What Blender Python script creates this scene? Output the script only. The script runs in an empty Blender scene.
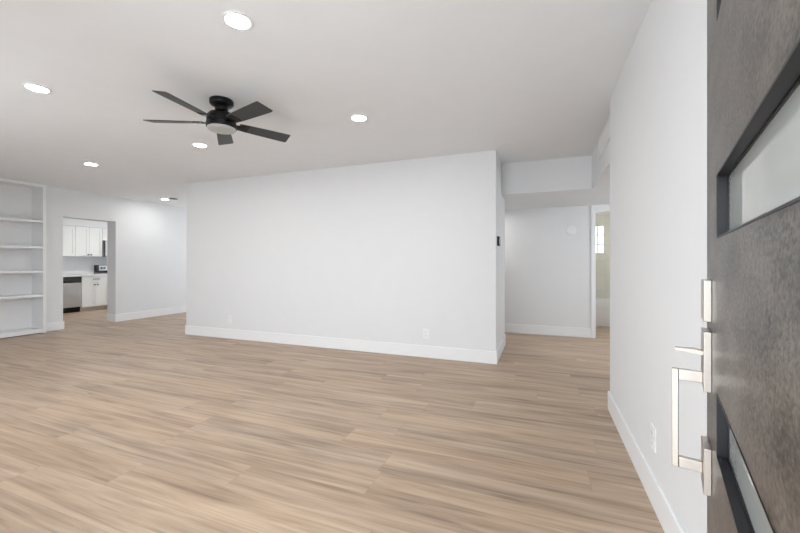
import bpy, bmesh, math, random
from mathutils import Vector, Matrix

S = bpy.context.scene
COL = S.collection
# ------------------------------------------------------------------ camera, world, exposure
cam_data = bpy.data.cameras.new('camera')
cam = bpy.data.objects.new('camera', cam_data)
COL.objects.link(cam)
cam.location = (0, 0, 1.155)
cam.rotation_euler = (math.radians(90), 0, math.radians(21.0))
cam_data.sensor_width = 36.0
cam_data.lens = 367.0 / 800.0 * 36.0
cam_data.shift_y = -3.7 / 800.0
cam_data.clip_start = 0.02
S.camera = cam

world = bpy.data.worlds.new('daylight')
S.world = world
world.use_nodes = True
bgn = world.node_tree.nodes['Background']
bgn.inputs['Color'].default_value = (0.875, 0.94, 1.005, 1)
bgn.inputs['Strength'].default_value = 4.4
S.view_settings.view_transform = 'Standard'
S.view_settings.look = 'None'
S.view_settings.gamma = 1.0
S.view_settings.use_curve_mapping = False
S.view_settings.exposure = 0.32

# added sun along the front: no beam enters, the slab bounces it to ceilings
sun_data = bpy.data.lights.new('sun', 'SUN')
sun_data.energy = 5.0
sun_data.angle = math.radians(0.6)
sun_data.color = (1.0, 0.98, 0.96)
sun = bpy.data.objects.new('sun', sun_data)
COL.objects.link(sun)
sun.rotation_euler = Vector((0.72, -0.05, -0.70)).to_track_quat('-Z', 'Y').to_euler()

CEIL = 2.44
LAMP = 165.0         # emission of the lit downlight lenses


def portal(name, loc, rot, sx, sy):
    """marks a real opening for the sampler: it adds no light of its own"""
    l = bpy.data.lights.new(name, 'AREA')
    l.shape = 'RECTANGLE'
    l.size, l.size_y = sx, sy
    l.cycles.is_portal = True
    o = bpy.data.objects.new(name, l)
    COL.objects.link(o)
    o.location = loc
    o.rotation_euler = rot
    return o


portal('added_front_opening_portal', (-4.15, -0.05, 1.175), (math.radians(90), 0, math.radians(180)), 2.3, 1.65)
portal('added_far_opening_portal', (-6.05, 8.78, 1.3), (math.radians(-90), 0, math.radians(180)), 2.7, 1.8)
portal('hall_window_portal', (2.36, 5.4, 1.4), (0, math.radians(90), 0), 1.2, 1.1)
portal('added_kitchen_opening_portal', (-9.1, 8.05, 1.5), (math.radians(-90), 0, math.radians(180)), 1.6, 1.4)
portal('doorway_portal', (-0.815, -0.05, 1.19), (math.radians(90), 0, math.radians(180)), 1.87, 2.38)

# ------------------------------------------------------------------ materials


def new_mat(name):
    m = bpy.data.materials.new(name)
    m.use_nodes = True
    nt = m.node_tree
    return m, nt, nt.nodes['Principled BSDF']


def plain(name, color, rough=0.5, metal=0.0, coat=0.0, bump=0.0, bump_scale=200.0, var=0.0, var_scale=6.0, stretch=None):
    m, nt, b = new_mat(name)
    b.inputs['Roughness'].default_value = rough
    b.inputs['Metallic'].default_value = metal
    b.inputs['Coat Weight'].default_value = coat
    b.inputs['Coat Roughness'].default_value = 0.05
    tc = nt.nodes.new('ShaderNodeTexCoord')
    mp = nt.nodes.new('ShaderNodeMapping')
    nt.links.new(tc.outputs['Object'], mp.inputs['Vector'])
    if stretch:
        mp.inputs['Scale'].default_value = stretch
    n = nt.nodes.new('ShaderNodeTexNoise')
    n.inputs['Scale'].default_value = var_scale
    n.inputs['Detail'].default_value = 3
    nt.links.new(mp.outputs['Vector'], n.inputs['Vector'])
    r = nt.nodes.new('ShaderNodeValToRGB')
    r.color_ramp.elements[0].position = 0.3
    r.color_ramp.elements[1].position = 0.7
    r.color_ramp.elements[0].color = (*[c * (1 - var) for c in color], 1)
    r.color_ramp.elements[1].color = (*[min(1, c * (1 + var)) for c in color], 1)
    nt.links.new(n.outputs['Fac'], r.inputs['Fac'])
    nt.links.new(r.outputs['Color'], b.inputs['Base Color'])
    if bump > 0:
        n2 = nt.nodes.new('ShaderNodeTexNoise')
        n2.inputs['Scale'].default_value = bump_scale
        n2.inputs['Detail'].default_value = 2
        nt.links.new(mp.outputs['Vector'], n2.inputs['Vector'])
        bp = nt.nodes.new('ShaderNodeBump')
        bp.inputs['Strength'].default_value = bump
        bp.inputs['Distance'].default_value = 0.002
        nt.links.new(n2.outputs['Fac'], bp.inputs['Height'])
        nt.links.new(bp.outputs['Normal'], b.inputs['Normal'])
    return m


def dull(m, level):
    m.node_tree.nodes['Principled BSDF'].inputs['Specular IOR Level'].default_value = level


def emitter(name, color, strength):
    m, nt, b = new_mat(name)
    b.inputs['Base Color'].default_value = (0.9, 0.9, 0.9, 1)
    b.inputs['Emission Color'].default_value = (*color, 1)
    b.inputs['Emission Strength'].default_value = strength
    return m


def math_node(nt, op, a, b=None):
    n = nt.nodes.new('ShaderNodeMath')
    n.operation = op
    for i, v in enumerate((a, b)):
        if v is None:
            continue
        if isinstance(v, (int, float)):
            n.inputs[i].default_value = v
        else:
            nt.links.new(v, n.inputs[i])
    return n.outputs[0]


def plank_floor():
    m, nt, b = new_mat('vinyl_plank')
    tc = nt.nodes.new('ShaderNodeTexCoord')
    sp = nt.nodes.new('ShaderNodeSeparateXYZ')
    nt.links.new(tc.outputs['Object'], sp.inputs[0])
    X, Y = sp.outputs['X'], sp.outputs['Y']
    W, L = 0.21, 1.45
    yr = math_node(nt, 'DIVIDE', math_node(nt, 'ADD', Y, 0.03), W)
    row = math_node(nt, 'FLOOR', yr)
    fy = math_node(nt, 'FRACT', yr)
    wn = nt.nodes.new('ShaderNodeTexWhiteNoise')
    wn.noise_dimensions = '1D'
    nt.links.new(row, wn.inputs['W'])
    xr = math_node(nt, 'ADD', math_node(nt, 'DIVIDE', X, L), math_node(nt, 'MULTIPLY', wn.outputs['Value'], 7.0))
    colm = math_node(nt, 'FLOOR', xr)
    fx = math_node(nt, 'FRACT', xr)
    cb = nt.nodes.new('ShaderNodeCombineXYZ')
    nt.links.new(row, cb.inputs[0])
    nt.links.new(colm, cb.inputs[1])
    wn2 = nt.nodes.new('ShaderNodeTexWhiteNoise')
    wn2.noise_dimensions = '2D'
    nt.links.new(cb.outputs[0], wn2.inputs['Vector'])
    rnd = wn2.outputs['Value']

    def grain(sx, sy, scale, detail, dist, z=40.0):
        c = nt.nodes.new('ShaderNodeCombineXYZ')
        nt.links.new(math_node(nt, 'MULTIPLY', X, sx), c.inputs[0])
        nt.links.new(math_node(nt, 'MULTIPLY', Y, sy), c.inputs[1])
        nt.links.new(math_node(nt, 'MULTIPLY', rnd, z), c.inputs[2])
        n = nt.nodes.new('ShaderNodeTexNoise')
        n.inputs['Scale'].default_value = scale
        n.inputs['Detail'].default_value = detail
        n.inputs['Roughness'].default_value = 0.6
        n.inputs['Distortion'].default_value = dist
        nt.links.new(c.outputs[0], n.inputs['Vector'])
        return n.outputs['Fac']
    g1 = grain(0.55, 11.0, 1.9, 5, 0.8)        # broad streaks
    g2 = grain(1.6, 48.0, 2.0, 3, 0.15)        # fine pores
    g3 = grain(0.6, 5.5, 1.6, 2, 0.4)         # slow tone drift
    r1 = nt.nodes.new('ShaderNodeValToRGB')
    cr = r1.color_ramp
    cr.elements[0].position = 0.36
    cr.elements[0].color = (0.215, 0.150, 0.104, 1)
    cr.elements[1].position = 0.64
    cr.elements[1].color = (0.540, 0.405, 0.294, 1)
    e = cr.elements.new(0.48)
    e.color = (0.385, 0.276, 0.190, 1)
    mixf = math_node(nt, 'ADD', math_node(nt, 'MULTIPLY', g1, 0.52),
                     math_node(nt, 'ADD', math_node(nt, 'MULTIPLY', g3, 0.30), math_node(nt, 'MULTIPLY', g2, 0.18)))
    mixf = math_node(nt, 'ADD', mixf, math_node(nt, 'MULTIPLY', math_node(nt, 'SUBTRACT', rnd, 0.5), 0.035))
    nt.links.new(mixf, r1.inputs['Fac'])
    # a slight grey/tan shift plank by plank
    hs = nt.nodes.new('ShaderNodeHueSaturation')
    nt.links.new(math_node(nt, 'ADD', math_node(nt, 'MULTIPLY', wn2.outputs['Value'], 0.10), 0.93), hs.inputs['Saturation'])
    nt.links.new(r1.outputs['Color'], hs.inputs['Color'])
    # the bevelled joint between planks
    ey = math_node(nt, 'MINIMUM', fy, math_node(nt, 'SUBTRACT', 1.0, fy))
    ex = math_node(nt, 'MINIMUM', fx, math_node(nt, 'SUBTRACT', 1.0, fx))
    j = math_node(nt, 'MINIMUM', math_node(nt, 'MULTIPLY', ey, W), math_node(nt, 'MULTIPLY', ex, L))
    jm = math_node(nt, 'LESS_THAN', j, 0.0012)
    mx = nt.nodes.new('ShaderNodeMix')
    mx.data_type = 'RGBA'
    nt.links.new(math_node(nt, 'MULTIPLY', jm, 0.35), mx.inputs['Factor'])
    nt.links.new(hs.outputs['Color'], mx.inputs['A'])
    mx.inputs['B'].default_value = (0.13, 0.09, 0.06, 1)
    nt.links.new(mx.outputs['Result'], b.inputs['Base Color'])
    nt.links.new(math_node(nt, 'ADD', math_node(nt, 'MULTIPLY', g2, 0.18), 0.34), b.inputs['Roughness'])
    bp = nt.nodes.new('ShaderNodeBump')
    bp.inputs['Strength'].default_value = 0.25
    bp.inputs['Distance'].default_value = 0.001
    nt.links.new(g2, bp.inputs['Height'])
    nt.links.new(bp.outputs['Normal'], b.inputs['Normal'])
    return m


def door_wood():
    m, nt, b = new_mat('weathered_dark_wood')
    tc = nt.nodes.new('ShaderNodeTexCoord')
    mp = nt.nodes.new('ShaderNodeMapping')
    mp.inputs['Scale'].default_value = (0.38, 1.0, 0.62)
    nt.links.new(tc.outputs['Object'], mp.inputs['Vector'])
    n = nt.nodes.new('ShaderNodeTexNoise')
    n.inputs['Scale'].default_value = 250
    n.inputs['Detail'].default_value = 4
    n.inputs['Roughness'].default_value = 0.65
    nt.links.new(mp.outputs['Vector'], n.inputs['Vector'])
    n2 = nt.nodes.new('ShaderNodeTexNoise')
    n2.inputs['Scale'].default_value = 22
    n2.inputs['Detail'].default_value = 2
    nt.links.new(mp.outputs['Vector'], n2.inputs['Vector'])
    f = math_node(nt, 'ADD', math_node(nt, 'MULTIPLY', n.outputs['Fac'], 0.65), math_node(nt, 'MULTIPLY', n2.outputs['Fac'], 0.35))
    r = nt.nodes.new('ShaderNodeValToRGB')
    r.color_ramp.elements[0].position = 0.40
    r.color_ramp.elements[0].color = (0.010, 0.008, 0.0065, 1)
    r.color_ramp.elements[1].position = 0.61
    r.color_ramp.elements[1].color = (0.135, 0.114, 0.096, 1)
    nt.links.new(f, r.inputs['Fac'])
    nt.links.new(r.outputs['Color'], b.inputs['Base Color'])
    b.inputs['Roughness'].default_value = 0.30
    b.inputs['Specular IOR Level'].default_value = 0.22
    bp = nt.nodes.new('ShaderNodeBump')
    bp.inputs['Strength'].default_value = 0.35
    bp.inputs['Distance'].default_value = 0.002
    nt.links.new(f, bp.inputs['Height'])
    nt.links.new(bp.outputs['Normal'], b.inputs['Normal'])
    return m


def tile_mat():
    m, nt, b = new_mat('cream_wall_tile')
    tc = nt.nodes.new('ShaderNodeTexCoord')
    mp = nt.nodes.new('ShaderNodeMapping')
    mp.inputs['Rotation'].default_value = (math.radians(90), 0, 0)
    nt.links.new(tc.outputs['Object'], mp.inputs['Vector'])
    br = nt.nodes.new('ShaderNodeTexBrick')
    br.offset = 0.0
    br.inputs['Color1'].default_value = (0.70, 0.69, 0.60, 1)
    br.inputs['Color2'].default_value = (0.73, 0.72, 0.63, 1)
    br.inputs['Mortar'].default_value = (0.64, 0.63, 0.56, 1)
    br.inputs['Scale'].default_value = 1.0
    br.inputs['Brick Width'].default_value = 0.3
    br.inputs['Row Height'].default_value = 0.3
    br.inputs['Mortar Size'].default_value = 0.004
    nt.links.new(mp.outputs['Vector'], br.inputs['Vector'])
    nt.links.new(br.outputs['Color'], b.inputs['Base Color'])
    b.inputs['Roughness'].default_value = 0.25
    return m


def glass_block_mat():
    m, nt, b = new_mat('rippled_glass')
    b.inputs['Base Color'].default_value = (0.36, 0.36, 0.40, 1)
    b.inputs['Transmission Weight'].default_value = 1.0
    b.inputs['Roughness'].default_value = 0.25
    b.inputs['IOR'].default_value = 1.3
    tc = nt.nodes.new('ShaderNodeTexCoord')
    n = nt.nodes.new('ShaderNodeTexNoise')
    n.inputs['Scale'].default_value = 45
    nt.links.new(tc.outputs['Object'], n.inputs['Vector'])
    bp = nt.nodes.new('ShaderNodeBump')
    bp.inputs['Strength'].default_value = 0.6
    nt.links.new(n.outputs['Fac'], bp.inputs['Height'])
    nt.links.new(bp.outputs['Normal'], b.inputs['Normal'])
    return m


M = {
    'wall': plain('painted_wall', (0.75, 0.755, 0.762), 0.6, bump=0.10, bump_scale=160, var=0.006),
    'ceiling': plain('painted_ceiling', (0.83, 0.85, 0.865), 0.75, bump=0.15, bump_scale=120, var=0.008),
    'trim': plain('gloss_white_trim', (0.84, 0.845, 0.85), 0.35, var=0.004),
    'case': plain('white_shelf_paint', (0.86, 0.863, 0.866), 0.4, var=0.004),
    'floor': plank_floor(),
    'door': door_wood(),
    'nickel': plain('satin_nickel', (0.50, 0.455, 0.41), 0.30, 1.0, var=0.03, var_scale=60, stretch=(1, 1, 12)),
    'black_metal': plain('black_metal', (0.004, 0.004, 0.0045), 0.38, 0.0, coat=0.0, var=0.05),
    'lite_frame': plain('dark_lite_frame', (0.014, 0.014, 0.017), 0.42, 0.0, coat=0.0, var=0.05),
    'lite_glass': plain('frosted_lite_glass', (0.40, 0.415, 0.395), 0.03, 0.0, coat=0.0, var=0.02),
    'blade': plain('charcoal_blade', (0.045, 0.046, 0.048), 0.42, var=0.12, var_scale=30, stretch=(1, 10, 1)),
    'opal': plain('opal_lens', (0.46, 0.46, 0.455), 0.4, var=0.004),
    'lamp': emitter('lit_downlight_lens', (1.0, 0.985, 0.96), LAMP),
    'lamp_off': plain('dark_downlight_well', (0.10, 0.10, 0.10), 0.5, var=0.05),
    'plastic': plain('white_plastic', (0.82, 0.82, 0.82), 0.3, var=0.004),
    'slot': plain('dark_slot', (0.05, 0.05, 0.05), 0.6, var=0.05),
    'cabinet': plain('white_cabinet', (0.83, 0.83, 0.81), 0.35, var=0.004),
    'counter': plain('quartz_counter', (0.80, 0.80, 0.79), 0.2, var=0.03, var_scale=14),
    'steel': plain('brushed_steel', (0.58, 0.57, 0.55), 0.34, 1.0, var=0.05, var_scale=12, stretch=(1, 14, 0.6)),
    'black_gloss': plain('black_gloss', (0.010, 0.010, 0.011), 0.12, coat=0.5, var=0.05),
    'knob': plain('dark_bronze', (0.06, 0.055, 0.05), 0.35, 0.8, var=0.1, var_scale=80),
    'toe': plain('wood_toe_kick', (0.55, 0.48, 0.38), 0.5, var=0.06, var_scale=9, stretch=(1, 1, 8)),
    'tub': plain('white_enamel', (0.84, 0.845, 0.84), 0.12, coat=0.4, var=0.004),
    'tile': tile_mat(),
    'cream': plain('cream_paint', (0.72, 0.71, 0.63), 0.6, var=0.006),
    'glass_block': glass_block_mat(),
    'bar': plain('grey_glazing_bar', (0.30, 0.29, 0.33), 0.5, var=0.03),
    'concrete': plain('bounce_slab_concrete', (0.55, 0.54, 0.53), 0.8, bump=0.3, bump_scale=60, var=0.08),
    'screen': plain('thermostat_screen', (0.60, 0.61, 0.61), 0.15, var=0.02),
}

dull(M['black_metal'], 0.25)
dull(M['blade'], 0.3)
dull(M['lite_frame'], 0.35)

# ------------------------------------------------------------------ mesh helpers


def box(bm, x0, x1, y0, y1, z0, z1):
    vs = [bm.verts.new(p) for p in ((x0, y0, z0), (x1, y0, z0), (x1, y1, z0), (x0, y1, z0),
                                    (x0, y0, z1), (x1, y0, z1), (x1, y1, z1), (x0, y1, z1))]
    for f in ((0, 3, 2, 1), (4, 5, 6, 7), (0, 1, 5, 4), (1, 2, 6, 5), (2, 3, 7, 6), (3, 0, 4, 7)):
        bm.faces.new([vs[i] for i in f])


def lathe(bm, prof, n=40, cap=True):
    """prof: list of (radius, z); axis z"""
    rings = []
    for r, z in prof:
        if r < 1e-6:
            rings.append([bm.verts.new((0, 0, z))])
        else:
            rings.append([bm.verts.new((r * math.cos(2 * math.pi * k / n), r * math.sin(2 * math.pi * k / n), z)) for k in range(n)])
    for a, b in zip(rings[:-1], rings[1:]):
        for k in range(n):
            k2 = (k + 1) % n
            if len(a) == 1 and len(b) > 1:
                bm.faces.new((a[0], b[k], b[k2]))
            elif len(b) == 1 and len(a) > 1:
                bm.faces.new((a[k], b[0], a[k2]))
            elif len(a) > 1:
                bm.faces.new((a[k], b[k], b[k2], a[k2]))
    if cap:
        for r in (rings[0], rings[-1]):
            if len(r) > 1:
                bm.faces.new(r)


def link(name, bm, mat, parent=None, loc=(0, 0, 0), rot=(0, 0, 0), bevel=0.0, seg=2, smooth=False):
    bmesh.ops.recalc_face_normals(bm, faces=bm.faces)
    me = bpy.data.meshes.new(name)
    bm.to_mesh(me)
    bm.free()
    me.materials.append(M[mat])
    o = bpy.data.objects.new(name, me)
    COL.objects.link(o)
    o.location = loc
    o.rotation_euler = rot
    if parent:
        o.parent = parent
    if smooth:
        for p in me.polygons:
            p.use_smooth = True
    if bevel:
        md = o.modifiers.new('bevel', 'BEVEL')
        md.width = bevel
        md.segments = seg
        md.limit_method = 'ANGLE'
        md.angle_limit = math.radians(40)
    if smooth:
        md = o.modifiers.new('edges', 'EDGE_SPLIT')
        md.split_angle = math.radians(38)
    return o


def boxes(name, lst, mat, parent=None, bevel=0.0, **k):
    bm = bmesh.new()
    for b in lst:
        box(bm, *b)
    return link(name, bm, mat, parent, bevel=bevel, **k)


def thing(name, label, cat, loc=(0, 0, 0), rotz=0.0, group=None, kind=None):
    o = bpy.data.objects.new(name, None)
    o.empty_display_size = 0.1
    COL.objects.link(o)
    o.location = loc
    o.rotation_euler = (0, 0, rotz)
    return tag(o, label, cat, group, kind)


def tag(o, label=None, cat=None, group=None, kind=None):
    if label:
        o['label'] = label
    if cat:
        o['category'] = cat
    if group:
        o['group'] = group
    if kind:
        o['kind'] = kind
    return o


def struct(name, lst, mat, label, cat, bevel=0.0):
    return tag(boxes(name, lst, mat, bevel=bevel), label, cat, kind='structure')


def dup(root, loc, rotz=None, label=None):
    r = root.copy()
    COL.objects.link(r)
    r.location = loc
    if rotz is not None:
        r.rotation_euler = (0, 0, rotz)
    if label:
        r['label'] = label
    for ch in list(root.children):
        c = ch.copy()
        COL.objects.link(c)
        c.parent = r
        for g in ch.children:
            d = g.copy()
            COL.objects.link(d)
            d.parent = c
    return r


# ------------------------------------------------------------------ key dimensions (metres; camera stands in the front doorway)
LX = -7.75        # living room left wall face
LT = 0.25         # its thickness
RX = 0.506        # right wall face
RE = 3.28         # end of the right wall
MY = 4.30         # main wall face
ML, MR = -5.35, -0.478
MB = 5.40         # back of the main wall block
HY = 6.33         # hall far wall face
SZ = 2.04         # underside of the dropped hall ceiling
SY = 4.92         # front face of the dropped hall ceiling
SX = 0.567        # side face of the dropped hall ceiling
FW0, FW1 = -0.03, 0.12
HR = 2.2          # right end of hall
KX = -10.70       # kitchen wall face
BB, BT = 0.145, 0.014   # baseboard height and thickness
KY0, KY1 = 3.855, 4.70   # kitchen opening in the left wall
EY = 8.60         # back of everything

# ------------------------------------------------------------------ the setting
struct('floor', [(-11.0, 2.32, FW0, EY + 0.15, -0.12, 0.0)], 'floor', 'light tan wood-look plank floor running through every room', 'floor')
struct('ceiling', [(-11.0, 2.32, FW0, EY + 0.15, CEIL, CEIL + 0.12)], 'ceiling', 'flat white ceiling with recessed lights and fan', 'ceiling')
tag(boxes('bounce_slab', [(-14.0, 8.0, -9.0, -0.04, -0.14, -0.02)], 'concrete'), 'unseen grey concrete slab added outside the front wall to bounce daylight indoors', 'porch', kind='structure')  # unseen ground, added and sized to bounce daylight up to the ceilings

# front wall behind the camera: window added, entrance opening enlarged to admit more daylight
struct('wall_front', [
    (-8.0, -5.3, FW0, FW1, 0, CEIL), (-5.3, -3.0, FW0, FW1, 0, 0.35), (-5.3, -3.0, FW0, FW1, 2.0, CEIL),
    (-3.0, -1.75, FW0, FW1, 0, CEIL), (-0.90, -0.84, FW0, FW1, 0, 2.38), (-1.75, 0.12, FW0, FW1, 2.38, CEIL), (0.12, RX, FW0, FW1, 0, CEIL)],
    'wall', 'white front wall around the entrance', 'wall')
struct('wall_left', [
    (LX - LT, LX, FW1, 2.22, 0, CEIL), (LX - LT, LX - 0.215, 2.22, 3.57, 0, CEIL), (LX - LT, LX, 3.57, KY0, 0, CEIL),
    (LX - LT, LX, KY0, KY1, 1.96, CEIL), (LX - LT, LX, KY1, EY, 0, CEIL)],
    'wall', 'white left wall with a plain cased opening into the kitchen', 'wall')
struct('wall_back', [(ML, MR, MY, MB, 0, CEIL)], 'wall', 'large blank white wall facing the entrance', 'wall')
struct('wall_far', [(-8.0, -7.4, EY, EY + 0.15, 0, CEIL), (-7.4, -4.7, EY, EY + 0.15, 0, 0.4), (-7.4, -4.7, EY, EY + 0.15, 2.2, CEIL), (-4.7, 0.37, EY, EY + 0.15, 0, CEIL)], 'wall', 'white wall at the far end behind the large blank wall', 'wall')  # unseen window opening added to brighten the far left end
struct('wall_right', [(RX, RX + 0.12, FW0, RE, 0, CEIL), (RX + 0.12, HR, RE - 0.12, RE, 0, CEIL)], 'wall',
       'white right wall beside the open front door', 'wall')
DX0, DX1 = 0.772, 1.50    # bathroom door opening
DH = 1.96
struct('wall_hall', [(-4.2, DX0, HY, HY + 0.12, 0, SZ), (DX0, DX1, HY, HY + 0.12, DH, SZ), (DX1, HR, HY, HY + 0.12, 0, SZ)],
       'wall', 'white wall at the end of the hall with a round cover plate', 'wall')
struct('wall_hall_left', [(-4.2, -4.08, MB, HY, 0, CEIL)], 'wall', 'white wall closing the left end of the hall', 'wall')
struct('wall_hall_right', [(HR, HR + 0.12, RE - 0.12, 4.85, 0, CEIL), (HR, HR + 0.12, 4.85, 5.95, 0, 0.8), (HR, HR + 0.12, 4.85, 5.95, 2.0, CEIL), (HR, HR + 0.12, 5.95, EY, 0, CEIL)], 'wall', 'white wall closing the right end of the hall', 'wall')
# dropped hall ceiling: front face at SY, side face at SX
struct('ceiling_hall', [(MR, SX, SY, HY + 0.12, SZ, CEIL), (SX, HR, RE, HY + 0.12, SZ, CEIL), (-4.08, MR, MB, HY + 0.12, SZ, CEIL)],
       'wall', 'dropped white hall ceiling box above the hall opening', 'ceiling')
# bathroom
struct('wall_bath_left', [(0.25, 0.37, HY + 0.12, EY, 0, CEIL)], 'cream', 'cream bathroom left wall', 'wall')
BW = 8.30
WX0, WX1, WZ0, WZ1 = 0.955, 1.185, 1.335, 1.90
struct('wall_bath_back', [(0.37, WX0, BW, BW + 0.12, 0, CEIL), (WX1, HR, BW, BW + 0.12, 0, CEIL),
                          (WX0, WX1, BW, BW + 0.12, 0, WZ0), (WX0, WX1, BW, BW + 0.12, WZ1, CEIL)],
       'tile', 'cream tiled bathroom wall above the tub', 'wall')
# kitchen
struct('wall_kitchen', [(KX - 0.15, KX, 2.0, EY, 0, CEIL)], 'wall', 'white kitchen wall behind the cabinets', 'wall')
struct('wall_kitchen_left', [(KX, LX - LT, 2.0, 2.12, 0, CEIL)], 'wall', 'white kitchen end wall left of the cabinets', 'wall')
struct('wall_kitchen_right', [(KX, -9.9, 7.9, 8.02, 0, CEIL), (-9.9, -8.3, 7.9, 8.02, 0, 0.8), (-9.9, -8.3, 7.9, 8.02, 2.2, CEIL), (-8.3, LX - LT, 7.9, 8.02, 0, CEIL)], 'wall', 'white kitchen end wall right of the range', 'wall')  # unseen window opening added so daylight brightens the kitchen
struct('wall_kitchen_soffit', [(KX, KX + 0.34, 2.12, 7.9, 2.035, CEIL)], 'wall', 'white bulkhead above the kitchen wall cabinets', 'wall')


# baseboards: top edge eased with a bevel
def baseboard(name, segs, label):
    return struct(name, segs, 'trim', label, 'baseboard', bevel=0.004)


baseboard('baseboard_back', [(ML - BT, MR + BT, MY - BT, MY, 0, BB), (MR, MR + BT, MY, MB, 0, BB), (ML - BT, ML, MY, MB, 0, BB)],
          'white baseboard along the large blank wall and its hall side')
baseboard('baseboard_right', [(RX - BT, RX, FW1, RE + BT, 0, BB), (RX, HR, RE, RE + BT, 0, BB)], 'white baseboard along the right wall by the front door')
baseboard('baseboard_hall', [(-4.08, DX0 - 0.051, HY - BT, HY, 0, BB)], 'white baseboard at the end of the hall')
baseboard('baseboard_left', [(LX, LX + BT, 3.575, KY0, 0, BB), (LX - LT, LX + BT, KY0, KY0 + BT, 0, BB),
                             (LX - LT, LX + BT, KY1 - BT, KY1, 0, BB), (LX, LX + BT, KY1, EY, 0, BB)],
          'white baseboard along the left wall and into the kitchen opening')
# casing of the bathroom door
struct('trim_1', [(DX0 - 0.05, DX0, HY - 0.016, HY, 0, SZ), (DX1, DX1 + 0.06, HY - 0.016, HY, 0, SZ),
                  (DX0, DX1, HY - 0.016, HY, DH, SZ), (DX0, DX0 + 0.012, HY, HY + 0.12, 0, DH), (DX0 + 0.012, DX1, HY, HY + 0.12, DH - 0.015, DH)],
       'trim', 'white casing around the bathroom doorway', 'door casing', bevel=0.002)

# bathroom window: frame, glazing bars, rippled glass
wn = thing('window_1', 'small bright bathroom window with rippled glass and thin bars', 'window', ((WX0 + WX1) / 2, BW, WZ0), kind='structure')
w2, hh = (WX1 - WX0) / 2, WZ1 - WZ0
boxes('window_frame', [(-w2, -w2 + 0.014, -0.006, 0.06, 0, hh), (w2 - 0.014, w2, -0.006, 0.06, 0, hh),
                       (-w2 + 0.014, w2 - 0.014, -0.006, 0.06, 0, 0.014), (-w2 + 0.014, w2 - 0.014, -0.006, 0.06, hh - 0.014, hh)], 'steel', wn)
boxes('glazing_bar', [(-0.008, 0.004, 0.0, 0.04, 0.014, hh - 0.014)] +
      [(-w2 + 0.014, w2 - 0.014, 0.001, 0.041, hh * k / 3 - 0.006, hh * k / 3 + 0.006) for k in (1, 2)], 'bar', wn)
boxes('window_pane', [(-w2 + 0.014, w2 - 0.014, 0.045, 0.051, 0.014, hh - 0.014)], 'glass_block', wn)

# ------------------------------------------------------------------ front door, swung open on the right
dr = thing('door_1', 'dark weathered wood front door standing open with horizontal glass lites', 'front door',
           (0.121, 0.1432, 0.012), math.radians(75.38), kind='structure')
DWD, DTH, DHT = 0.91, 0.045, 2.04
LXa, LXb, LH = 0.1906, 0.7194, 0.117
LZ = [0.385, 0.786, 1.188, 1.589]
rails = [(0, LXa, -DTH, 0, 0, DHT), (LXb, DWD, -DTH, 0, 0, DHT)]
zz = 0.0
for z in LZ:
    rails.append((LXa, LXb, -DTH, 0, zz, z))
    zz = z + LH
rails.append((LXa, LXb, -DTH, 0, zz, DHT))
bm = bmesh.new()
for r_ in rails:
    box(bm, *r_)
bmesh.ops.remove_doubles(bm, verts=bm.verts, dist=1e-5)
link('door_leaf', bm, 'door', dr)
for z in LZ:
    t1, t2 = 0.003, 0.0055
    f = boxes('lite_frame', [
        (LXa, LXa + t1, -DTH, 0.0008, z, z + LH), (LXb - t1, LXb, -DTH, 0.0008, z, z + LH),
        (LXa + t1, LXb - t1, -DTH, 0.0008, z, z + t1), (LXa + t1, LXb - t1, -DTH, 0.0008, z + LH - t1, z + LH),
        (LXa + t1, LXa + t2, -0.030, -0.014, z + t1, z + LH - t1), (LXb - t2, LXb - t1, -0.030, -0.014, z + t1, z + LH - t1),
        (LXa + t2, LXb - t2, -0.030, -0.014, z + t1, z + t2), (LXa + t2, LXb - t2, -0.030, -0.014, z + LH - t2, z + LH - t1)],
        'lite_frame', dr)
    boxes('glass_lite', [(LXa + t2, LXb - t2, -0.024, -0.0165, z + t2, z + LH - t2)], 'lite_glass', dr)
# handle set: three raised plates near the free edge, thumb piece, square D pull
PX0, PX1 = 0.806, 0.878


def plate(name, z0, z1):
    return boxes(name, [(PX0, PX1, 0, 0.0128, z0 - 0.012, z1 - 0.012)], 'nickel', dr, bevel=0.0012)


tag(plate('deadbolt_plate', 1.034, 1.119), 'satin nickel deadbolt plate')
pl = tag(plate('latch_plate', 0.890, 1.013), 'satin nickel latch plate')
tag(plate('pull_foot', 0.679, 0.774), 'satin nickel foot of the pull')
boxes('deadbolt_cylinder', [(0.832, 0.852, 0.0126, 0.0134, 1.058, 1.072)], 'nickel', dr, bevel=0.0006)
bm = bmesh.new()
prof = [(0.012, 0.948, 0.956), (0.028, 0.949, 0.959), (0.042, 0.951, 0.958), (0.059, 0.954, 0.958)]
for (ya, z0a, z1a), (yb, z0b, z1b) in zip(prof[:-1], prof[1:]):
    vs = [bm.verts.new(p) for p in ((0.833, ya, z0a), (0.851, ya, z0a), (0.851, ya, z1a), (0.833, ya, z1a),
                                    (0.833, yb, z0b), (0.851, yb, z0b), (0.851, yb, z1b), (0.833, yb, z1b))]
    for q in ((0, 1, 5, 4), (1, 2, 6, 5), (2, 3, 7, 6), (3, 0, 4, 7)):
        bm.faces.new([vs[i] for i in q])
    if ya == 0.012:
        bm.faces.new([vs[i] for i in (0, 3, 2, 1)])
    if yb == 0.059:
        bm.faces.new([vs[i] for i in (4, 5, 6, 7)])
bmesh.ops.remove_doubles(bm, verts=bm.verts, dist=1e-5)
tag(link('thumb_latch', bm, 'nickel', dr), 'thin satin nickel thumb piece')
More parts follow.
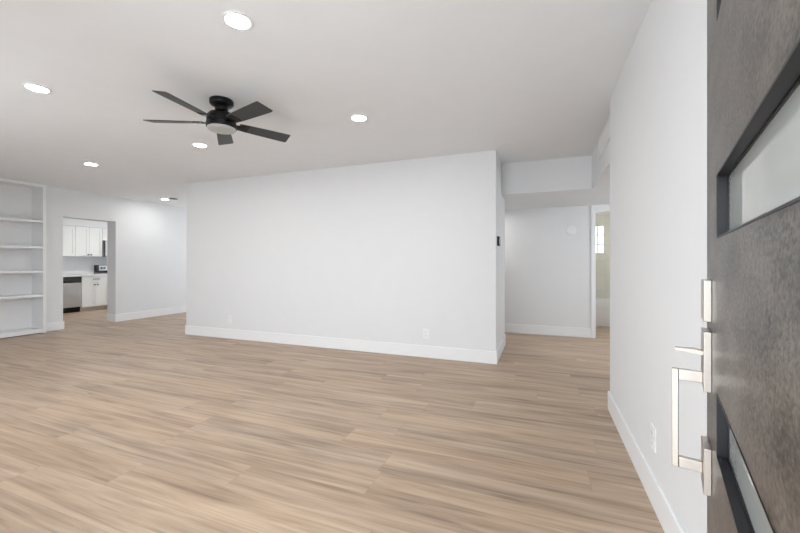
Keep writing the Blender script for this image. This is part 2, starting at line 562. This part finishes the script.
pb = boxes('pull_handle', [(0.836, 0.848, 0.053, 0.065, 0.697, 0.911), (0.836, 0.848, 0.0127, 0.053, 0.888, 0.911),
                           (0.836, 0.848, 0.0127, 0.053, 0.697, 0.720)], 'nickel', dr, bevel=0.0012)
tag(pb, 'satin nickel square D-shaped pull')
bm = bmesh.new()
for z in (0.20, 1.02, 1.84):
    box(bm, -0.012, 0.0, -0.012, 0.004, z - 0.05, z + 0.05)
link('hinge', bm, 'nickel', dr)

# ------------------------------------------------------------------ recessed ceiling lights


def downlight(name, lens, loc, label, lit=True):
    t = thing(name, label, 'ceiling light', loc, group='recessed ceiling lights')
    bm = bmesh.new()
    lathe(bm, [(0.060, 0.0), (0.060, -0.003), (0.063, -0.006), (0.072, -0.006), (0.078, -0.003), (0.079, 0.0)], 48, cap=False)
    link('trim_ring', bm, 'trim' if lit else 'lamp_off', t, smooth=True)
    bm = bmesh.new()
    lathe(bm, [(0.0595, -0.0005), (0.0595, -0.002), (0.045, -0.0028), (0.0, -0.003)], 40)
    link('lens', bm, lens, t)
    return t


d0 = downlight('recessed_light', 'lamp', (-1.502, 1.511, CEIL), 'lit recessed ceiling light nearest the entrance, at the top of the view')
DL = [((-3.46, 1.565), 'leftmost lit recessed ceiling light, in the foreground left of the fan'),
      ((-1.505, 2.907), 'lit recessed ceiling light right of the fan, above the blank wall'),
      ((-3.475, 2.958), 'lit recessed ceiling light just beyond the fan, under its left blade'),
      ((-5.469, 3.02), 'lit recessed ceiling light between the fan and the kitchen opening, above the bookcase end'),
      ((-7.10, 5.222), 'lit recessed ceiling light farthest away, beside the unlit one')]
lights = [d0]
for (x, y), lab in DL:
    lights.append(dup(d0, (x, y, CEIL), label=lab))
du = downlight('recessed_light', 'lamp_off', (-6.88, 5.242, CEIL), 'dark unlit recessed ceiling light beside the farthest lit one', False)
# unseen lamps added to brighten the rooms beyond; left hall one matches a glow
for (x, y, z), lab in (((-9.3, 4.6, CEIL), 'added unseen fill light in the kitchen ceiling near its cabinets'),
                       ((-9.3, 5.9, CEIL), 'added unseen fill light in the kitchen ceiling near the range'),
                       ((-9.0, 5.2, CEIL), 'added unseen fill light in the kitchen ceiling in front of the dishwasher'),
                       ((1.75, 7.2, CEIL), 'added unseen fill light in the bathroom ceiling at its right end'),
                       ((-0.95, 5.95, SZ), 'recessed light in the dropped hall ceiling, left branch'),
                       ((1.55, 4.6, SZ), 'added unseen fill light in the dropped hall ceiling, right branch'),
                       ((1.30, 6.95, CEIL), 'added unseen fill light in the bathroom ceiling')):
    dup(d0, (x, y, z), label=lab)

# ------------------------------------------------------------------ ceiling fan
FANX, FANY = -2.357, 2.203
fan = thing('ceiling_fan', 'black five-blade flush ceiling fan with round frosted light', 'ceiling fan', (FANX, FANY, CEIL))
bm = bmesh.new()
lathe(bm, [(0.0, 0.0), (0.084, 0.0), (0.088, -0.006), (0.088, -0.030), (0.080, -0.042), (0.060, -0.050), (0.049, -0.060), (0.047, -0.088), (0.06, -0.104), (0.0, -0.104)], 48, cap=False)
link('canopy', bm, 'black_metal', fan, smooth=True)
bm = bmesh.new()
lathe(bm, [(0.0, -0.092), (0.058, -0.092), (0.088, -0.100), (0.104, -0.118), (0.108, -0.140), (0.108, -0.165), (0.104, -0.168), (0.104, -0.176),
           (0.112, -0.180), (0.112, -0.208), (0.104, -0.212), (0.0, -0.212)], 56, cap=False)
link('motor_housing', bm, 'black_metal', fan, loc=(0, 0, -0.010), smooth=True)
bm = bmesh.new()
lathe(bm, [(0.0, -0.2095), (0.103, -0.2095), (0.104, -0.220), (0.097, -0.228), (0.07, -0.234), (0.035, -0.237), (0.0, -0.238)], 48, cap=False)
link('light_lens', bm, 'opal', fan, loc=(0, 0, -0.010), smooth=True)
cw = math.radians(21.0)
pitch = math.radians(13)


def blade_mesh():
    bm = bmesh.new()
    pts = [(0.13, 0.046), (0.20, 0.053), (0.40, 0.061), (0.540, 0.065), (0.560, 0.060), (0.550, -0.062), (0.535, -0.065), (0.40, -0.061), (0.20, -0.053), (0.13, -0.046)]
    top = [bm.verts.new((x, y, 0.003)) for x, y in pts]
    bot = [bm.verts.new((x, y, -0.003)) for x, y in pts]
    bm.faces.new(top)
    bm.faces.new(bot[::-1])
    for i in range(len(pts)):
        j = (i + 1) % len(pts)
        bm.faces.new((top[i], bot[i], bot[j], top[j]))
    return bm


def iron_mesh():
    bm = bmesh.new()
    box(bm, 0.095, 0.145, -0.022, 0.022, -0.008, -0.001)
    box(bm, 0.145, 0.205, -0.040, 0.040, -0.0075, -0.003)
    return bm


b0 = i0 = None
for a in (112, 42, -34, -105, -176):
    if b0 is None:
        b = b0 = link('blade', blade_mesh(), 'blade', fan, bevel=0.0015)
        ir = i0 = link('blade_iron', iron_mesh(), 'black_metal', b0)
    else:
        b = b0.copy()
        COL.objects.link(b)
        b.parent = fan
        ir = i0.copy()
        COL.objects.link(ir)
        ir.parent = b
    b.location = (0, 0, -0.180)
    b.rotation_euler = (Matrix.Rotation(math.radians(a) + cw, 3, 'Z') @ Matrix.Rotation(-pitch, 3, 'X')).to_euler()

# ------------------------------------------------------------------ built-in bookcase by the kitchen opening
BY0, BY1 = 2.22, 3.57
bk = thing('bookcase', 'tall white built-in bookcase with empty shelves beside the kitchen opening', 'bookcase', (LX - 0.214, BY0, 0))
W_, D_ = BY1 - BY0 - 0.001, 0.334
for y0 in (0.0, W_ - 0.045):
    boxes('side_panel', [(0.001, D_, y0, y0 + 0.045, 0, 2.395)], 'case', bk, bevel=0.002)
boxes('back_panel', [(0.001, 0.012, 0.045, W_ - 0.045, 0.07, 2.395)], 'case', bk)
boxes('base_rail', [(0.012, D_ - 0.002, 0.045, W_ - 0.045, 0.012, 0.075)], 'case', bk, bevel=0.002)
boxes('top_rail', [(0.001, D_ + 0.008, -0.0, W_, 2.395, 2.438)], 'case', bk, bevel=0.002)
for z in (1.831, 1.405, 1.011, 0.618):
    boxes('shelf', [(0.012, D_ - 0.006, 0.045, W_ - 0.045, z - 0.018, z + 0.018)], 'case', bk, bevel=0.002)

# ------------------------------------------------------------------ kitchen
CF = -10.10       # base cabinet door face
UF = -10.35       # wall cabinet door face
CB = KX + 0.002


def shaker(name, x, y0, y1, z0, z1, parent, rail=0.055):
    """panel door whose face looks to +X, coordinates local to the parent"""
    g = 0.0025
    y0 += g
    y1 -= g
    z0 += g
    z1 -= g
    return boxes(name, [(x - 0.020, x - 0.008, y0 + rail, y1 - rail, z0 + rail, z1 - rail),
                        (x - 0.020, x, y0, y0 + rail, z0, z1), (x - 0.020, x, y1 - rail, y1, z0, z1),
                        (x - 0.020, x, y0 + rail, y1 - rail, z0, z0 + rail), (x - 0.020, x, y0 + rail, y1 - rail, z1 - rail, z1)],
                 'cabinet', parent)


def knob(door, x, y, z):
    boxes('knob', [(x, x + 0.014, y - 0.006, y + 0.006, z - 0.006, z + 0.006), (x + 0.014, x + 0.024, y - 0.015, y + 0.015, z - 0.015, z + 0.015)],
          'knob', door, bevel=0.001)


Y1 = 5.39
YM, Y2 = 5.68, 5.965
TOP = 0.835
bc = thing('base_cabinet', 'white base cabinet with one drawer over two doors, beside the dishwasher', 'cabinet', (0, 0, 0))
bc.location = (CF, Y1, 0)


def rel(o, lst):
    l = o.location
    return [(a - l.x, b - l.x, c - l.y, d - l.y, e - l.z, f - l.z) for a, b, c, d, e, f in lst]


boxes('body', rel(bc, [(CB, CF - 0.021, Y1 + 0.001, Y2, 0.10, TOP - 0.002)]), 'cabinet', bc)
boxes('toe_kick', rel(bc, [(CB, CF - 0.07, Y1 + 0.001, Y2, 0, 0.10)]), 'toe', bc)
dw_ = YM - Y1
for (a, b, ky) in ((0, dw_, dw_ - 0.035), (dw_, Y2 - Y1, dw_ + 0.035)):
    d = shaker('door', 0, a, b, 0.105, 0.67, bc)
    knob(d, 0, ky, 0.625)
d = boxes('drawer', [(-0.020, 0, 0.0025, Y2 - Y1 - 0.0025, 0.677, 0.831)], 'cabinet', bc, bevel=0.002)
boxes('drawer_pull', [(0, 0.022, dw_ - 0.06, dw_ - 0.05, 0.756, 0.766), (0, 0.022, dw_ + 0.05, dw_ + 0.06, 0.756, 0.766),
                      (0.022, 0.030, dw_ - 0.075, dw_ + 0.075, 0.754, 0.768)], 'knob', d)

dwr = thing('dishwasher', 'stainless steel dishwasher with black control strip beside the white base cabinet', 'dishwasher', (CF, 4.79, 0))
boxes('body', [(CB - CF, -0.03, 0.005, 0.592, 0.10, TOP - 0.004)], 'black_metal', dwr)
boxes('door_panel', [(-0.03, 0.0, 0.005, 0.592, 0.125, 0.688)], 'steel', dwr, bevel=0.004)
boxes('control_panel', [(-0.03, 0.003, 0.005, 0.592, 0.695, TOP - 0.006)], 'black_gloss', dwr, bevel=0.004)
boxes('pocket_handle', [(0.0025, 0.006, 0.16, 0.44, 0.711, 0.733)], 'black_metal', dwr, bevel=0.001)
boxes('kick_plate', [(CB - CF, -0.055, 0.005, 0.592, 0.004, 0.10)], 'black_metal', dwr)
lc = thing('base_cabinet', 'white base cabinet on the left side of the dishwasher', 'cabinet', (CF, 3.9, 0))
boxes('body', [(CB - CF, -0.021, 0, 0.888, 0.10, TOP - 0.002)], 'cabinet', lc)
boxes('toe_kick', [(CB - CF, -0.07, 0, 0.888, 0, 0.10)], 'toe', lc)
for a, b, ky in ((0, 0.444, 0.41), (0.444, 0.888, 0.48)):
    d = shaker('door', 0, a, b, 0.105, TOP - 0.004, lc)
    knob(d, 0, ky, 0.80)

tag(boxes('countertop', [(CB, CF + 0.025, 3.9, Y2 + 0.001, TOP, 0.873), (CB, CB + 0.018, 3.9, Y2 + 0.001, 0.873, 0.97)], 'counter', bevel=0.002),
    'pale quartz countertop over the dishwasher and base cabinet', 'countertop')

rg = thing('range', 'stainless and black electric range at the right end of the counter', 'stove', (CF, Y2 + 0.006, 0))
RW = 0.752
boxes('body', [(CB - CF, -0.02, 0, RW, 0.02, 0.895)], 'steel', rg, bevel=0.003)
dd = boxes('oven_door', [(-0.02, 0.02, 0.01, RW - 0.01, 0.20, 0.78)], 'steel', rg, bevel=0.003)
boxes('oven_window', [(0.0195, 0.022, 0.12, RW - 0.12, 0.32, 0.66)], 'black_gloss', dd)
boxes('oven_handle', [(0.02, 0.06, 0.06, 0.08, 0.735, 0.75), (0.02, 0.06, RW - 0.08, RW - 0.06, 0.735, 0.75), (0.055, 0.07, 0.05, RW - 0.05, 0.733, 0.752)], 'steel', dd)
boxes('storage_drawer', [(-0.02, 0.015, 0.01, RW - 0.01, 0.03, 0.19)], 'steel', rg, bevel=0.003)
boxes('cooktop', [(CB - CF + 0.075, 0.015, 0, RW, 0.895, 0.91)], 'black_gloss', rg, bevel=0.002)
cp = boxes('control_panel', [(CB - CF, CB - CF + 0.07, 0.004, RW - 0.004, 0.895, 1.095)], 'black_gloss', rg, bevel=0.004)
boxes('control_fascia', [(CB - CF + 0.0695, CB - CF + 0.073, 0.075, RW - 0.02, 0.955, 1.085)], 'steel', cp)
for k in range(4):
    bm = bmesh.new()
    lathe(bm, [(0.0, 0.0), (0.02, 0.0), (0.018, 0.02), (0.0, 0.02)], 20, cap=False)
    link('control_knob', bm, 'black_metal', cp, (CB - CF + 0.073, (0.13, 0.20, 0.56, 0.63)[k], 1.02), (0, math.radians(90), 0))

UZ0, UZ1 = 1.31, 2.03


def wall_cabinet(y0, y1, z0, z1, label, n, kz, inner=True):
    t = thing('wall_cabinet', label, 'cabinet', (UF, y0, z0))
    boxes('body', [(CB - UF, -0.021, 0.001, y1 - y0 - 0.001, 0, z1 - z0)], 'cabinet', t)
    w = (y1 - y0) / n
    for k in range(n):
        d = shaker('door', 0, k * w, (k + 1) * w, 0.0, z1 - z0 - 0.0, t)
        ky = w * (k + 1) - 0.03 if k == 0 else w * k + 0.03
        knob(d, 0, ky, kz)
    return t


wall_cabinet(4.62, 5.388, UZ0, UZ1, 'white wall cabinet above the dishwasher, left of the double-door one', 2, 0.045)
wall_cabinet(5.39, 5.968, UZ0, UZ1, 'white double-door wall cabinet with two dark knobs, left of the microwave', 2, 0.045)
wall_cabinet(5.971, 6.728, 1.725, UZ1, 'short white wall cabinet above the microwave', 2, 0.04)
mw = thing('microwave', 'black and steel over-the-range microwave under a short wall cabinet', 'microwave', (UF + 0.02, 5.972, UZ0))
boxes('body', [(CB - UF - 0.02, -0.03, 0, 0.755, 0, 0.405)], 'black_metal', mw)
dm = boxes('door', [(-0.03, 0.0, 0.002, 0.57, 0.004, 0.401)], 'steel', mw, bevel=0.002)
boxes('door_glass', [(-0.001, 0.002, 0.12, 0.52, 0.07, 0.34)], 'black_gloss', dm)
boxes('black_edge', [(-0.001, 0.002, 0.004, 0.05, 0.006, 0.399)], 'black_gloss', dm)
boxes('control_panel', [(-0.03, 0.0, 0.572, 0.753, 0.004, 0.401)], 'black_gloss', mw, bevel=0.002)

# ------------------------------------------------------------------ bathtub
tb = thing('bathtub', 'white bathtub with flat apron beyond the bathroom doorway', 'bathtub', (0.373, 7.50, 0))
TL, TWD, TZ = HR - 0.373 - 0.003, BW - 7.50 - 0.003, 0.455
bm = bmesh.new()
box(bm, 0, TL, 0, TWD, 0, TZ)
top = max(bm.faces, key=lambda f: f.calc_center_median().z)
r1 = bmesh.ops.inset_individual(bm, faces=[top], thickness=0.075)
bmesh.ops.translate(bm, verts=top.verts, vec=(0, 0, -0.012))
bmesh.ops.inset_individual(bm, faces=[top], thickness=0.03)
bmesh.ops.translate(bm, verts=top.verts, vec=(0, 0, -0.36))
link('tub_shell', bm, 'tub', tb, bevel=0.02, seg=3)
boxes('apron_panel', [(0.08, TL - 0.08, -0.008, 0.001, 0.06, TZ - 0.08)], 'tub', tb, bevel=0.004)

# ------------------------------------------------------------------ air return grille on the dropped ceiling side
vt = thing('air_return_grille', 'white slatted air grille high on the hall side of the right wall', 'air vent', (SX, 3.40, 2.235))
GY, GZ = 0.90, 0.19
boxes('grille_frame', [(-0.014, 0, 0, 0.02, 0, GZ), (-0.014, 0, GY - 0.02, GY, 0, GZ), (-0.014, 0, 0.02, GY - 0.02, 0, 0.02), (-0.014, 0, 0.02, GY - 0.02, GZ - 0.02, GZ)], 'plastic', vt, bevel=0.002)
boxes('grille_back', [(-0.003, 0, 0.02, GY - 0.02, 0.02, GZ - 0.02)], 'plastic', vt)
bm = bmesh.new()
n = 17
for k in range(n):
    z = 0.024 + (GZ - 0.048) * k / (n - 1)
    vs = [bm.verts.new(p) for p in ((-0.004, 0.02, z - 0.006), (-0.008, 0.02, z + 0.005), (-0.008, GY - 0.02, z + 0.005), (-0.004, GY - 0.02, z - 0.006),
                                    (-0.0052, 0.02, z - 0.006), (-0.0092, 0.02, z + 0.005), (-0.0092, GY - 0.02, z + 0.005), (-0.0052, GY - 0.02, z - 0.006))]
    for f in ((0, 1, 2, 3), (7, 6, 5, 4), (0, 3, 7, 4), (1, 5, 6, 2), (0, 4, 5, 1), (3, 2, 6, 7)):
        bm.faces.new([vs[i] for i in f])
link('louvre_slats', bm, 'plastic', vt)

# ------------------------------------------------------------------ wall plates; local: back at y = 0, front towards -y


def outlet(loc, rotz, label):
    t = thing('wall_outlet', label, 'outlet', loc, rotz, group='white wall outlets')
    boxes('cover_plate', [(-0.036, 0.036, -0.006, 0, -0.058, 0.058)], 'plastic', t, bevel=0.002)
    for z in (-0.024, 0.024):
        s = boxes('socket', [(-0.017, 0.017, -0.0085, -0.0055, z - 0.015, z + 0.015)], 'plastic', t, bevel=0.001)
        boxes('slot', [(-0.008, -0.006, -0.0088, -0.0083, z - 0.003, z + 0.006), (0.006, 0.008, -0.0088, -0.0083, z - 0.003, z + 0.005),
                       (-0.002, 0.002, -0.0088, -0.0083, z - 0.010, z - 0.006)], 'slot', s)
    return t


o1 = outlet((-1.31, MY, 0.29), 0, 'white outlet low on the large blank wall, near its right end')
dup(o1, (-4.43, MY, 0.29), 0, 'white outlet low on the large blank wall, near its left end')
dup(o1, (RX, 2.078, 0.315), -math.pi / 2, 'white outlet low on the right wall beside the front door')

ts = thing('thermostat', 'dark thermostat on the hall side of the blank wall corner', 'thermostat', (MR, 4.48, 1.41), math.pi / 2)
boxes('housing', [(-0.075, 0.075, -0.024, 0, -0.055, 0.055)], 'black_metal', ts, bevel=0.003)
boxes('screen', [(-0.060, 0.072, -0.0255, -0.0235, -0.036, 0.036)], 'screen', ts)
sw = thing('light_switch', 'white light switch plate below the thermostat', 'light switch', (MR, 4.52, 1.15), math.pi / 2)
boxes('cover_plate', [(-0.036, 0.036, -0.006, 0, -0.058, 0.058)], 'plastic', sw, bevel=0.002)
boxes('rocker', [(-0.016, 0.016, -0.010, -0.0055, -0.033, 0.033)], 'plastic', sw, bevel=0.002)
cvr = bmesh.new()
lathe(cvr, [(0.0, 0.0), (0.068, 0.0), (0.070, 0.006), (0.066, 0.014), (0.0, 0.018)], 40, cap=False)
tag(link('round_cover_plate', cvr, 'plastic', None, (0.443, HY, 1.66), (math.radians(90), 0, 0), smooth=True),
    'round white cover plate on the wall at the end of the hall', 'cover plate')
